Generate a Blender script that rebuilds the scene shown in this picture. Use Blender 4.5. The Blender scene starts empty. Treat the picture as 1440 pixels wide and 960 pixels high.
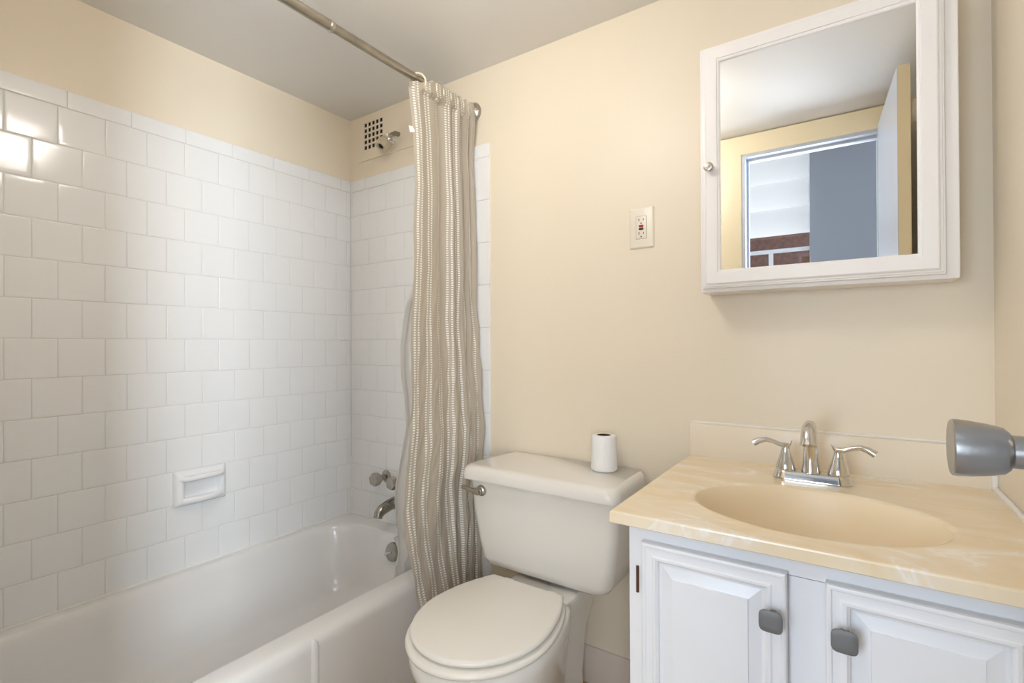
import bpy, math, random
from math import sin, cos, pi, sqrt, radians
from mathutils import Vector, Matrix, noise
random.seed(7)
S = bpy.context.scene
COL = S.collection

# ---------------------------------------------------------------- camera
cd = bpy.data.cameras.new('camera'); cam = bpy.data.objects.new('camera', cd); COL.objects.link(cam)
cd.sensor_width = 36.0; cd.lens = 702.24 * 36.0 / 1440.0; cd.clip_start = 0.01
R3 = Matrix(((0.82796, 0.00653, 0.56075), (0.56077, -0.00198, -0.82797), (-0.0043, 0.99998, -0.0053)))
cam.matrix_world = Matrix.Translation((1.851, -1.449, 1.0649)) @ R3.to_4x4()
S.camera = cam

# ---------------------------------------------------------------- view, world, lights
S.view_settings.view_transform = 'Standard'; S.view_settings.look = 'None'
S.view_settings.gamma = 1.0; S.view_settings.use_curve_mapping = False
S.view_settings.exposure = 0.30
W = bpy.data.worlds.new('sky'); S.world = W; W.use_nodes = True
W.node_tree.nodes['Background'].inputs[0].default_value = (0.90, 0.95, 1.0, 1)
W.node_tree.nodes['Background'].inputs[1].default_value = 2.0
LAMP = 19.5            # bathroom ceiling lamp emission
HALL_WIN = 42.0       # daylight through the hall window on the right (watts)
BED_WIN = 29.0        # daylight through the far window pane
SIDE_FILL = 48.0       # unseen fill light added behind the doorway, to its right
def area(name, loc, rot, sx, sy, power, colr):
    l = bpy.data.lights.new(name, 'AREA'); l.shape = 'RECTANGLE'; l.size = sx; l.size_y = sy
    l.energy = power; l.color = colr
    o = bpy.data.objects.new(name, l); COL.objects.link(o); o.location = loc; o.rotation_euler = rot
    return o
hw = area('hall_daylight', (2.97, -2.03, 1.40), (0, radians(90), radians(-20)), 1.1, 0.50, HALL_WIN, (0.80, 0.90, 1.0)); hw.data.spread = radians(120)
area('bedroom_daylight', (1.35, -2.96, 1.02), (radians(76), 0, 0), 1.0, 1.1, BED_WIN, (0.72, 0.85, 1.0))

area('doorway_fill', (2.50, -2.96, 1.25), (radians(90), 0, radians(12)), 0.8, 1.6, SIDE_FILL, (0.86, 0.93, 1.0))  # added fill, no modelled source; lifts the toilet and lower back wall

# ---------------------------------------------------------------- node materials
def mat(name, col, rough=0.5, metal=0.0, spec=0.5, var=0.0, vscale=8.0, bump=0.0, bscale=60.0, coat=0.0, var_col=None, sheen=0.0):
    m = bpy.data.materials.new(name); m.use_nodes = True; nt = m.node_tree; n = nt.nodes
    b = n['Principled BSDF']
    b.inputs['Base Color'].default_value = (*col, 1); b.inputs['Roughness'].default_value = rough
    b.inputs['Metallic'].default_value = metal; b.inputs['Specular IOR Level'].default_value = spec
    b.inputs['Coat Weight'].default_value = coat; b.inputs['Coat Roughness'].default_value = 0.05
    b.inputs['Sheen Weight'].default_value = sheen
    tc = n.new('ShaderNodeTexCoord')
    if var > 0 or var_col:
        t = n.new('ShaderNodeTexNoise'); t.inputs['Scale'].default_value = vscale; t.inputs['Detail'].default_value = 4
        nt.links.new(tc.outputs['Object'], t.inputs['Vector'])
        mx = n.new('ShaderNodeMix'); mx.data_type = 'RGBA'
        c2 = var_col if var_col else tuple(c * (1 - var) for c in col)
        mx.inputs[6].default_value = (*col, 1); mx.inputs[7].default_value = (*c2, 1)
        nt.links.new(t.outputs['Fac'], mx.inputs[0]); nt.links.new(mx.outputs[2], b.inputs['Base Color'])
    if bump > 0:
        t = n.new('ShaderNodeTexNoise'); t.inputs['Scale'].default_value = bscale; t.inputs['Detail'].default_value = 3
        nt.links.new(tc.outputs['Object'], t.inputs['Vector'])
        bp = n.new('ShaderNodeBump'); bp.inputs['Strength'].default_value = bump; bp.inputs['Distance'].default_value = 0.002
        nt.links.new(t.outputs['Fac'], bp.inputs['Height']); nt.links.new(bp.outputs['Normal'], b.inputs['Normal'])
    return m
def srgb(r, g, b):
    f = lambda c: (c / 255 / 12.92) if c / 255 <= 0.04045 else ((c / 255 + 0.055) / 1.055) ** 2.4
    return (f(r), f(g), f(b))
M = {}
M['paint'] = mat('cream_wall_paint', srgb(239, 227, 206), 0.38, spec=0.35, var=0.03, vscale=2.0, bump=0.12, bscale=120)
M['ceil'] = mat('ceiling_paint', srgb(236, 234, 230), 0.55, spec=0.3, var=0.03, vscale=2.0, bump=0.15, bscale=90)
M['tile'] = mat('white_glazed_tile', srgb(242, 242, 242), 0.13, spec=0.5, var=0.02, vscale=6, bump=0.25, bscale=7)
M['grout'] = mat('tile_grout', srgb(226, 223, 218), 0.8, var=0.08, vscale=20)
M['tub'] = mat('white_enamel', srgb(236, 234, 232), 0.16, var=0.015, vscale=3, coat=0.3)
M['china'] = mat('bone_white_china', srgb(236, 232, 225), 0.14, var=0.012, vscale=3, coat=0.3)
M['seat'] = mat('bone_white_plastic', srgb(238, 233, 224), 0.28, var=0.01, vscale=4)
M['chrome'] = mat('chrome', (0.72, 0.71, 0.69), 0.10, 1.0, var=0.08, vscale=30)
M['dull'] = mat('tarnished_chrome', (0.42, 0.40, 0.36), 0.24, 1.0, var=0.35, vscale=35)
M['brushed'] = mat('brushed_steel', (0.47, 0.46, 0.44), 0.30, 1.0, var=0.1, vscale=60)
M['nickel'] = mat('satin_nickel', (0.55, 0.52, 0.47), 0.28, 1.0, var=0.06, vscale=40)
M['pewter'] = mat('grey_pewter', (0.22, 0.22, 0.222), 0.55, 0.35, var=0.15, vscale=60)
M['rodm'] = mat('aged_steel', (0.50, 0.46, 0.39), 0.30, 1.0, var=0.35, vscale=25)
M['cabwhite'] = mat('white_gloss_paint', srgb(240, 240, 242), 0.30, var=0.012, vscale=5)
M['medwhite'] = mat('white_satin_paint', srgb(245, 241, 238), 0.36, var=0.015, vscale=5)
M['base'] = mat('baseboard_paint', srgb(226, 212, 200), 0.4, var=0.03, vscale=4)
M['trimcream'] = mat('cream_trim_paint', srgb(242, 228, 194), 0.35, var=0.02, vscale=4)
M['mirror'] = mat('mirror_silver', (0.93, 0.94, 0.95), 0.0, 1.0)
M['dark'] = mat('vent_hole_shade', (0.012, 0.011, 0.010), 0.9, var=0.3, vscale=30)  # near-black stands in for the shade inside the vent holes
M['gap'] = mat('dark_gap', (0.03, 0.025, 0.02), 0.9, var=0.3, vscale=30)
M['ivory'] = mat('ivory_plastic', srgb(238, 229, 212), 0.3, var=0.01, vscale=10)
M['red'] = mat('red_button', srgb(176, 24, 30), 0.35, var=0.05, vscale=40)
M['black'] = mat('black_button', srgb(38, 30, 26), 0.35, var=0.05, vscale=40)
M['slot'] = mat('slot_dark', srgb(96, 48, 40), 0.6, var=0.1, vscale=40)
M['paper'] = mat('tissue_paper', srgb(246, 245, 243), 0.85, var=0.02, vscale=30, bump=0.3, bscale=200)
M['core'] = mat('cardboard', srgb(86, 58, 40), 0.85, var=0.2, vscale=40)
M['caulk'] = mat('white_caulk', srgb(244, 240, 234), 0.5, var=0.03, vscale=40, bump=0.6, bscale=120)
M['ring'] = mat('cream_plastic', srgb(232, 222, 198), 0.35, var=0.03, vscale=30)
M['oldplastic'] = mat('yellowed_plastic', srgb(214, 200, 172), 0.4, var=0.25, vscale=60)
M['rust'] = mat('rusty_hinge', srgb(110, 72, 44), 0.5, 0.6, var=0.4, vscale=90)
M['acrylic'] = mat('smoky_acrylic', srgb(190, 182, 172), 0.08, 0.35, var=0.35, vscale=70)
M['hall'] = mat('blue_grey_wall', srgb(150, 153, 158), 0.5, var=0.03, vscale=2, bump=0.1, bscale=100)
M['hallceil'] = mat('hall_ceiling_paint', srgb(235, 236, 236), 0.5, var=0.02, vscale=2)
M['wood'] = mat('oak_floor', srgb(150, 110, 74), 0.4, var=0.3, vscale=6)
M['sash'] = mat('white_sash_paint', srgb(232, 234, 234), 0.35, var=0.02, vscale=6)
M['liner'] = mat('white_vinyl_liner', srgb(236, 232, 226), 0.22, var=0.02, vscale=10)
nt = M['liner'].node_tree; tr = nt.nodes.new('ShaderNodeBsdfTranslucent'); tr.inputs['Color'].default_value = (0.86, 0.84, 0.81, 1)
ms = nt.nodes.new('ShaderNodeMixShader'); ms.inputs[0].default_value = 0.45
nt.links.new(nt.nodes['Principled BSDF'].outputs[0], ms.inputs[1]); nt.links.new(tr.outputs[0], ms.inputs[2]); nt.links.new(ms.outputs[0], nt.nodes['Material Output'].inputs['Surface'])

M['paleblue'] = mat('pale_blue_jamb_daylight', srgb(196, 202, 212), 0.35, var=0.02, vscale=3)  # pale blue-grey; on the jamb this colour stands in for blue daylight
def m_floor():
    m = mat('tan_floor_tile', srgb(190, 160, 118), 0.35); nt = m.node_tree; n = nt.nodes; b = n['Principled BSDF']
    tc = n.new('ShaderNodeTexCoord'); br = n.new('ShaderNodeTexBrick'); br.offset = 0.0
    br.inputs['Scale'].default_value = 1.0; br.inputs['Brick Width'].default_value = 0.2; br.inputs['Row Height'].default_value = 0.2
    br.inputs['Mortar Size'].default_value = 0.003
    br.inputs['Color1'].default_value = (*srgb(196, 166, 122), 1); br.inputs['Color2'].default_value = (*srgb(182, 152, 110), 1)
    br.inputs['Mortar'].default_value = (*srgb(120, 96, 70), 1)
    nt.links.new(tc.outputs['Object'], br.inputs['Vector']); nt.links.new(br.outputs['Color'], b.inputs['Base Color'])
    return m
M['floor'] = m_floor()

def m_marble():
    m = mat('cultured_marble', srgb(238, 214, 176), 0.22, coat=0.1); nt = m.node_tree; n = nt.nodes; b = n['Principled BSDF']
    tc = n.new('ShaderNodeTexCoord'); mp = n.new('ShaderNodeMapping')
    mp.inputs['Rotation'].default_value = (0, 0, radians(25)); mp.inputs['Scale'].default_value = (1.0, 2.6, 1.0)
    t = n.new('ShaderNodeTexNoise'); t.inputs['Scale'].default_value = 4.2; t.inputs['Detail'].default_value = 5
    t.inputs['Distortion'].default_value = 1.6; t.inputs['Roughness'].default_value = 0.55
    cr = n.new('ShaderNodeValToRGB'); e = cr.color_ramp.elements
    e[0].position = 0.36; e[0].color = (*srgb(241, 219, 182), 1)
    e[1].position = 0.50; e[1].color = (*srgb(243, 226, 196), 1)
    for p, c in ((0.585, (245, 230, 206)), (0.615, (250, 243, 232)), (0.65, (245, 230, 206)), (0.74, (249, 240, 226))):
        k = cr.color_ramp.elements.new(p); k.color = (*srgb(*c), 1)
    nt.links.new(tc.outputs['Object'], mp.inputs['Vector']); nt.links.new(mp.outputs['Vector'], t.inputs['Vector'])
    nt.links.new(t.outputs['Fac'], cr.inputs['Fac']); nt.links.new(cr.outputs['Color'], b.inputs['Base Color'])
    return m
M['marble'] = m_marble()
M['bowl'] = mat('tan_basin', srgb(244, 226, 194), 0.36, var=0.03, vscale=4)
M['splash'] = mat('beige_backsplash', srgb(242, 230, 210), 0.28, var=0.04, vscale=3)

def m_curtain():
    m = mat('striped_voile', srgb(186, 174, 156), 0.62, sheen=0.25); nt = m.node_tree; n = nt.nodes; b = n['Principled BSDF']
    uv = n.new('ShaderNodeUVMap'); uv.uv_map = 'UVMap'; sp = n.new('ShaderNodeSeparateXYZ')
    nt.links.new(uv.outputs['UV'], sp.inputs[0])
    def mth(op, a, bb=None, c=None):
        x = n.new('ShaderNodeMath'); x.operation = op
        for i, q in enumerate((a, bb, c)):
            if q is None: continue
            if isinstance(q, (int, float)): x.inputs[i].default_value = q
            else: nt.links.new(q, x.inputs[i])
        return x.outputs[0]
    u = mth('MODULO', sp.outputs[0], 0.056)
    v = mth('MODULO', sp.outputs[1], 0.0078)
    c1 = mth('COMPARE', u, 0.016, 0.0038); c2 = mth('COMPARE', u, 0.032, 0.0038); c3 = mth('COMPARE', v, 0.0039, 0.0023)
    dots = mth('MULTIPLY', mth('MAXIMUM', c1, c2), c3)
    band = mth('COMPARE', u, 0.024, 0.0015)
    rib = mth('COMPARE', mth('MODULO', sp.outputs[1], 0.0035), 0.001, 0.0009)
    mx0 = n.new('ShaderNodeMix'); mx0.data_type = 'RGBA'
    mx0.inputs[6].default_value = (*srgb(191, 180, 163), 1); mx0.inputs[7].default_value = (*srgb(208, 198, 182), 1)
    nt.links.new(mth('MAXIMUM', band, mth('MULTIPLY', rib, 0.35)), mx0.inputs[0])
    mx = n.new('ShaderNodeMix'); mx.data_type = 'RGBA'
    mx.inputs[7].default_value = (*srgb(255, 253, 248), 1)
    nt.links.new(mx0.outputs[2], mx.inputs[6]); nt.links.new(dots, mx.inputs[0]); nt.links.new(mx.outputs[2], b.inputs['Base Color'])
    # thin cloth lets a little light through
    out = n['Material Output']; tr = n.new('ShaderNodeBsdfTranslucent'); ms = n.new('ShaderNodeMixShader'); ms.inputs[0].default_value = 0.22
    nt.links.new(mx.outputs[2], tr.inputs['Color']); nt.links.new(b.outputs[0], ms.inputs[1]); nt.links.new(tr.outputs[0], ms.inputs[2])
    nt.links.new(ms.outputs[0], out.inputs['Surface'])
    return m
M['curtain'] = m_curtain()

def m_brick():
    m = mat('brown_brick', srgb(120, 70, 50), 0.85); nt = m.node_tree; n = nt.nodes; b = n['Principled BSDF']
    tc = n.new('ShaderNodeTexCoord'); mp = n.new('ShaderNodeMapping'); mp.inputs['Rotation'].default_value = (radians(90), 0, 0)
    t = n.new('ShaderNodeTexNoise'); t.inputs['Scale'].default_value = 22; t.inputs['Detail'].default_value = 6
    cr = n.new('ShaderNodeValToRGB'); e = cr.color_ramp.elements
    e[0].position = 0.3; e[0].color = (*srgb(56, 33, 22), 1); e[1].position = 0.75; e[1].color = (*srgb(102, 60, 40), 1)
    nt.links.new(tc.outputs['Object'], t.inputs['Vector']); nt.links.new(t.outputs['Fac'], cr.inputs['Fac'])
    nt.links.new(cr.outputs['Color'], b.inputs['Base Color'])
    return m
M['brick'] = m_brick()
def m_shade():
    m = mat('white_blind_cloth', srgb(240, 241, 240), 0.8); nt = m.node_tree; n = nt.nodes; b = n['Principled BSDF']
    out = n['Material Output']; tr = n.new('ShaderNodeBsdfTranslucent'); tr.inputs['Color'].default_value = (0.9, 0.91, 0.9, 1)
    ms = n.new('ShaderNodeMixShader'); ms.inputs[0].default_value = 0.6
    nt.links.new(b.outputs[0], ms.inputs[1]); nt.links.new(tr.outputs[0], ms.inputs[2]); nt.links.new(ms.outputs[0], out.inputs['Surface'])
    return m
M['shade'] = m_shade()
def m_glass():
    m = bpy.data.materials.new('window_glass'); m.use_nodes = True; nt = m.node_tree; n = nt.nodes
    out = n['Material Output']; g = n.new('ShaderNodeBsdfTransparent'); gl = n.new('ShaderNodeBsdfGlossy'); gl.inputs['Roughness'].default_value = 0.02
    ms = n.new('ShaderNodeMixShader'); ms.inputs[0].default_value = 0.04
    nt.links.new(g.outputs[0], ms.inputs[1]); nt.links.new(gl.outputs[0], ms.inputs[2]); nt.links.new(ms.outputs[0], out.inputs['Surface'])
    return m
M['glass'] = m_glass()
def m_lamp():
    m = bpy.data.materials.new('lit_opal_glass'); m.use_nodes = True; nt = m.node_tree; n = nt.nodes
    b = n['Principled BSDF']; b.inputs['Base Color'].default_value = (0.9, 0.88, 0.82, 1)
    b.inputs['Emission Color'].default_value = (1.0, 0.95, 0.89, 1); b.inputs['Emission Strength'].default_value = LAMP
    return m
M['lamp'] = m_lamp()

# ---------------------------------------------------------------- mesh helpers
class MB:
    def __init__(s): s.v = []; s.f = []; s.uv = None
    def add(s, vs, fs):
        k = len(s.v); s.v += [tuple(x) for x in vs]; s.f += [tuple(i + k for i in f) for f in fs]; return k
    def quad(s, a, b, c, d): s.add([a, b, c, d], [(0, 1, 2, 3)])
    def box(s, x0, x1, y0, y1, z0, z1):
        s.add([(x0, y0, z0), (x1, y0, z0), (x1, y1, z0), (x0, y1, z0), (x0, y0, z1), (x1, y0, z1), (x1, y1, z1), (x0, y1, z1)],
              [(0, 3, 2, 1), (4, 5, 6, 7), (0, 1, 5, 4), (1, 2, 6, 5), (2, 3, 7, 6), (3, 0, 4, 7)])
    def bbox(s, x0, x1, y0, y1, z0, z1, b=0.004, n=3):
        """box with rounded edges (loft of rounded rectangles)"""
        r = max(b, 1e-4); rings = []
        for i in range(n + 1):
            a = pi / 2 * i / n; d = b * (1 - sin(a)); h = b * (1 - cos(a))
            rings.append(rrect(x0 + d, x1 - d, y0 + d, y1 - d, max(r - d, 1e-4), z0 + h, 3))
        for i in range(n, -1, -1):
            a = pi / 2 * i / n; d = b * (1 - sin(a)); h = b * (1 - cos(a))
            rings.append(rrect(x0 + d, x1 - d, y0 + d, y1 - d, max(r - d, 1e-4), z1 - h, 3))
        s.loft(rings, True, True)
    def loft(s, rings, cap0=False, cap1=False, closed=True):
        n = len(rings[0]); k = len(s.v)
        for r in rings: s.v += [tuple(p) for p in r]
        for i in range(len(rings) - 1):
            for j in range(n if closed else n - 1):
                a = k + i * n + j; b = k + i * n + (j + 1) % n
                s.f.append((a, b, b + n, a + n))
        if cap0: s.f.append(tuple(k + j for j in reversed(range(n))))
        if cap1: s.f.append(tuple(k + (len(rings) - 1) * n + j for j in range(n)))
    def lathe(s, prof, o, ax=(0, 0, 1), n=32, cap0=True, cap1=True):
        """prof: (radius, height) along ax from o"""
        ax = Vector(ax).normalized(); t = ax.orthogonal().normalized(); b = ax.cross(t); o = Vector(o)
        rings = [[o + ax * h + (t * cos(2 * pi * j / n) + b * sin(2 * pi * j / n)) * max(r, 1e-5) for j in range(n)] for r, h in prof]
        s.loft(rings, cap0, cap1)
    def tube(s, path, rad, n=16, cap=True, flat=None):
        P = [Vector(p) for p in path]; R = rad if isinstance(rad, (list, tuple)) else [rad] * len(P)
        rings = []; up = None
        for i, p in enumerate(P):
            d = (P[min(i + 1, len(P) - 1)] - P[max(i - 1, 0)]).normalized()
            if up is None:
                up = Vector((0, 0, 1)) if abs(d.z) < 0.9 else Vector((0, 1, 0))
            sd = d.cross(up).normalized(); u2 = sd.cross(d).normalized(); up = u2
            fl = flat[i] if flat else 1.0
            rings.append([p + sd * (cos(2 * pi * j / n) * R[i] * fl) + u2 * (sin(2 * pi * j / n) * R[i]) for j in range(n)])
        s.loft(rings, cap, cap)
    def torus(s, c, ax, R, r, n=36, m=10):
        ax = Vector(ax).normalized(); t = ax.orthogonal().normalized(); b = ax.cross(t); c = Vector(c); k = len(s.v)
        for i in range(n):
            d = t * cos(2 * pi * i / n) + b * sin(2 * pi * i / n)
            for j in range(m):
                s.v.append(tuple(c + d * (R + r * cos(2 * pi * j / m)) + ax * (r * sin(2 * pi * j / m))))
        for i in range(n):
            for j in range(m):
                s.f.append((k + i * m + j, k + ((i + 1) % n) * m + j, k + ((i + 1) % n) * m + (j + 1) % m, k + i * m + (j + 1) % m))
    def build(s, name, m, parent=None, smooth=40, origin=None, uv=None):
        off = Vector(origin) if origin else Vector((0, 0, 0))
        q = parent
        while q is not None: off = off + Vector(q.location); q = q.parent
        me = bpy.data.meshes.new(name); me.from_pydata([tuple(Vector(v) - off) for v in s.v], [], s.f); me.update()
        me.materials.append(m)
        import bmesh
        bm = bmesh.new(); bm.from_mesh(me)
        if uv is None: bmesh.ops.remove_doubles(bm, verts=bm.verts, dist=1e-6)
        bmesh.ops.recalc_face_normals(bm, faces=bm.faces); bm.to_mesh(me); bm.free()
        if uv is not None:
            l = me.uv_layers.new(name='UVMap')
            for lp in me.loops: l.data[lp.index].uv = uv[lp.vertex_index]
        if smooth:
            me.shade_smooth(); me.set_sharp_from_angle(angle=radians(smooth))
        o = bpy.data.objects.new(name, me); COL.objects.link(o)
        if origin: o.location = origin
        if parent: o.parent = parent
        return o
def rrect(x0, x1, y0, y1, r, z, n=6):
    r = max(min(r, (x1 - x0) / 2 - 1e-5, (y1 - y0) / 2 - 1e-5), 1e-5); out = []
    for cx, cy, a0 in ((x1 - r, y1 - r, 0), (x0 + r, y1 - r, pi / 2), (x0 + r, y0 + r, pi), (x1 - r, y0 + r, 1.5 * pi)):
        for i in range(n + 1):
            a = a0 + pi / 2 * i / n; out.append((cx + r * cos(a), cy + r * sin(a), z))
    return out
def thing(name, label, cat, loc=(0, 0, 0), group=None):
    o = bpy.data.objects.new(name, None); COL.objects.link(o); o.location = loc
    o.empty_display_size = 0.05
    return tag(o, label, cat, group)
def tag(o, label, cat, group=None):
    o['label'] = label; o['category'] = cat
    if group: o['group'] = group
    return o
def struct(o):
    o['kind'] = 'structure'; return o
def boxes(name, m, bs, parent=None, smooth=0):
    b = MB()
    for q in bs: b.box(*q)
    return b.build(name, m, parent, smooth)

# ================================================================ ROOM SHELL
XR = 2.104; YF = -1.40; ZC = 2.068; TOP = 1.793; RIM = 0.319; P = 0.1095; ZT = 1.743
wl = struct(boxes('wall_left', M['paint'], [(-0.10, 0, YF - 0.1, 0.10, 0, ZC)]))
wb = struct(boxes('wall_back', M['paint'], [(0, XR + 0.1, 0, 0.10, 0, ZC)]))
struct(boxes('wall_right', M['paint'], [(XR, XR + 0.1, YF - 0.1, 0, 0, ZC)]))
DX0, DX1, DH = 1.421, 1.955, 1.972
struct(boxes('wall_front', M['paint'], [(0, DX0, YF - 0.1, YF, 0, ZC), (DX1, XR, YF - 0.1, YF, 0, ZC), (DX0, DX1, YF - 0.1, YF, DH, ZC)]))
struct(boxes('floor', M['floor'], [(-0.1, XR + 0.1, YF - 0.1, 0.1, -0.05, 0)]))
struct(boxes('ceiling', M['ceil'], [(-0.1, XR + 0.1, YF - 0.1, 0.1, ZC, ZC + 0.05)]))

# --- glazed tiles: one pillowed solid per tile, kept in one mesh per wall as a surface pattern
def tile_face(mb, org, ud, vd, nd, u0, u1, v0, v1, th=0.0055, tilt=0.0):
    g = 0.0006; u0 += g; u1 -= g; v0 += g; v1 -= g
    if u1 - u0 < 0.004 or v1 - v0 < 0.004: return
    org = Vector(org); ud = Vector(ud); vd = Vector(vd); nd = Vector(nd)
    ta, tb = random.uniform(-tilt, tilt), random.uniform(-tilt, tilt)
    rings = []
    for ins, h in ((0, 0.0), (0, th - 0.0016), (0.0006, th - 0.0007), (0.0016, th - 0.0002), (0.0035, th), (0.014, th)):
        r = []
        for (u, v) in ((u0 + ins, v0 + ins), (u1 - ins, v0 + ins), (u1 - ins, v1 - ins), (u0 + ins, v1 - ins)):
            hh = h + (ta * (u - (u0 + u1) / 2) + tb * (v - (v0 + v1) / 2) if h > 0 else 0)
            r.append(org + ud * u + vd * v + nd * hh)
        if u1 - u0 <= 2 * ins or v1 - v0 <= 2 * ins: break
        rings.append(r)
    mb.loft(rings, False, True)
TW = 0.1084
def field(mb, org, ud, nd, umax, u_first_even, u_first_odd, ustart=0.0):
    for i in range(13):
        z1 = ZT - i * P; z0 = max(z1 - P, RIM + 0.001)
        u = (u_first_even if i % 2 == 0 else u_first_odd) ; edges = [ustart]
        while u <= ustart + 0.002: u += TW
        while u < umax - 0.002: edges.append(u); u += TW
        edges.append(umax)
        for a, b_ in zip(edges, edges[1:]): tile_face(mb, org, ud, (0, 0, 1), nd, a, b_, z0, z1, tilt=0.006)
tl = MB(); field(tl, (0, 0, 0), (0, -1, 0), (1, 0, 0), 1.395, 0.0271, 0.0813, 0.0055)
tl.build('tile_field', M['tile'], wl, 25)
g = MB(); g.box(0, 0.004, YF + 0.003, -0.001, RIM + 0.0005, TOP - 0.004); g.build('grout_bed', M['grout'], wl, 0)
tc_ = MB(); e = [0.0055, 0.058]
while e[-1] < 1.39: e.append(min(e[-1] + 0.154, 1.395))
for a, b_ in zip(e, e[1:]): tile_face(tc_, (0, 0, 0), (0, -1, 0), (0, 0, 1), (1, 0, 0), a, b_, ZT, TOP, 0.0065, 0.004)
tc_.build('tile_cap', M['tile'], wl, 25)
tb = MB(); field(tb, (0, 0, 0), (1, 0, 0), (0, -1, 0), 0.720, 0.016, 0.070, 0.0055)
tb.build('tile_field', M['tile'], wb, 25)
g = MB(); g.box(0.001, 0.774, -0.004, 0, RIM + 0.0005, TOP - 0.004); g.box(0.716, 0.774, -0.004, 0, 0.118, RIM); g.build('grout_bed', M['grout'], wb, 0)
tc_ = MB(); e = [0.0055, 0.104, 0.258, 0.412, 0.566, 0.720, 0.777]
for a, b_ in zip(e, e[1:]): tile_face(tc_, (0, 0, 0), (1, 0, 0), (0, 0, 1), (0, -1, 0), a, b_, ZT, TOP, 0.0065, 0.004)
z = ZT - 0.154 * 0
zz = [ZT]
while zz[-1] > 0.125: zz.append(max(zz[-1] - 0.1545, 0.118))
for a, b_ in zip(zz, zz[1:]): tile_face(tc_, (0, 0, 0), (1, 0, 0), (0, 0, 1), (0, -1, 0), 0.720 if a > RIM + 0.02 else 0.7165, 0.777, b_, a, 0.0075, 0.004)
tc_.build('tile_edge_trim', M['tile'], wb, 25)
# caulk where the two tiled walls and the tub meet
ck = MB(); ck.tube([(0.0065, -0.0065, RIM + 0.25), (0.0065, -0.0065, RIM + 0.004)], 0.0035, 8)
ck.tube([(0.0065, YF + 0.005, RIM + 0.002), (0.0065, -0.006, RIM + 0.002), (0.735, -0.006, RIM + 0.002)], 0.0032, 8)
struct(ck.build('trim_1', M['caulk']))
# baseboard
bb = MB(); prof = [(0, 0), (-0.013, 0), (-0.013, 0.088), (-0.0105, 0.093), (-0.0105, 0.097), (-0.008, 0.106), (-0.006, 0.112), (0, 0.113)]
bb.loft([[(x, y, z_) for y, z_ in prof] for x in (0.779, 1.507)], True, True)
struct(bb.build('baseboard_back', M['base'], None, 30))
# door casing in cream paint
def casing(x0, x1, zt, y, w=0.095, t=0.016, d=-1):
    b = MB(); pr = [(0.0, 0.0), (0.0, 0.010), (0.006, 0.013), (0.05, 0.013), (0.075, t), (w - 0.004, t), (w, t - 0.004), (w, 0)]
    rings = []
    for (px, pz, sx, sz) in ((x0, 0, -1, 0), (x0, zt, -1, 1), (x1, zt, 1, 1), (x1, 0, 1, 0)):
        rings.append([(px + sx * q, y + h * (-d), pz + sz * q) for q, h in pr])
    b.loft(rings, True, True); return b
struct(casing(DX0, DX1, DH, YF, 0.092).build('trim_2', M['trimcream'], None, 30))
# jamb lining with stop
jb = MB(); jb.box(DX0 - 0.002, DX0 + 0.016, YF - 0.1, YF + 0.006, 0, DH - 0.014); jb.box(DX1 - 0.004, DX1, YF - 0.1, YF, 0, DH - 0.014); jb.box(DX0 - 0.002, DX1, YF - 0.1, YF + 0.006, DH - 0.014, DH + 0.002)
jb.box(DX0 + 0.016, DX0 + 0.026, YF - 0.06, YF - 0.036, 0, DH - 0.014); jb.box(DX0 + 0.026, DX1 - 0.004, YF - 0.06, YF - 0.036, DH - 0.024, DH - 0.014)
struct(jb.build('trim_3', M['paleblue'], None, 0))  # the jamb's daylight tint is put into its colour

# ---- room beyond the doorway (seen in the mirror)
HZ = 2.60; YB = -3.0
struct(boxes('floor_bedroom', M['wood'], [(-1.0, 3.1, YB - 0.1, YF - 0.1, -0.05, 0)]))
struct(boxes('ceiling_bedroom', M['hallceil'], [(-1.0, 3.1, YB - 0.1, YF - 0.1, HZ, HZ + 0.05)]))
struct(boxes('wall_bedroom_left', M['hall'], [(-1.1, -1.0, YB - 0.1, YF - 0.1, 0, HZ)]))
struct(boxes('wall_bedroom_right', M['hall'], [(3.0, 3.1, YB - 0.1, YF - 0.1, 0, HZ)]))
struct(boxes('wall_bedroom_front', M['hall'], [(-1.0, DX0, YF - 0.104, YF - 0.1, 0, HZ), (DX1, 3.0, YF - 0.104, YF - 0.1, 0, HZ), (DX0, DX1, YF - 0.104, YF - 0.1, DH, HZ), (-0.1, XR + 0.1, YF - 0.1, YF - 0.06, ZC + 0.05, HZ)]))
WX0, WX1, WZ0, WZ1 = 0.60, 1.615, 0.45, 2.54
struct(boxes('wall_bedroom_back', M['hall'], [(-1.0, WX0, YB - 0.1, YB, 0, HZ), (WX1, 3.0, YB - 0.1, YB, 0, HZ), (WX0, WX1, YB - 0.1, YB, 0, WZ0), (WX0, WX1, YB - 0.1, YB, WZ1, HZ)]))
win = struct(boxes('window_1', M['sash'], [(WX0, WX0 + 0.03, YB - 0.08, YB - 0.03, WZ0, WZ1), (WX1 - 0.006, WX1, YB - 0.08, YB - 0.03, WZ0, WZ1),
      (WX0, WX1, YB - 0.08, YB - 0.03, WZ0, WZ0 + 0.03), (WX0, WX1, YB - 0.08, YB - 0.03, WZ1 - 0.03, WZ1), (WX0, WX1, YB - 0.075, YB - 0.035, 1.752, 1.776),
      (1.338, 1.366, YB - 0.07, YB - 0.04, WZ0, 1.76)]))
boxes('window_pane', M['glass'], [(WX0 + 0.03, WX1 - 0.006, YB - 0.058, YB - 0.054, WZ0 + 0.03, WZ1 - 0.03)], win)
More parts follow.
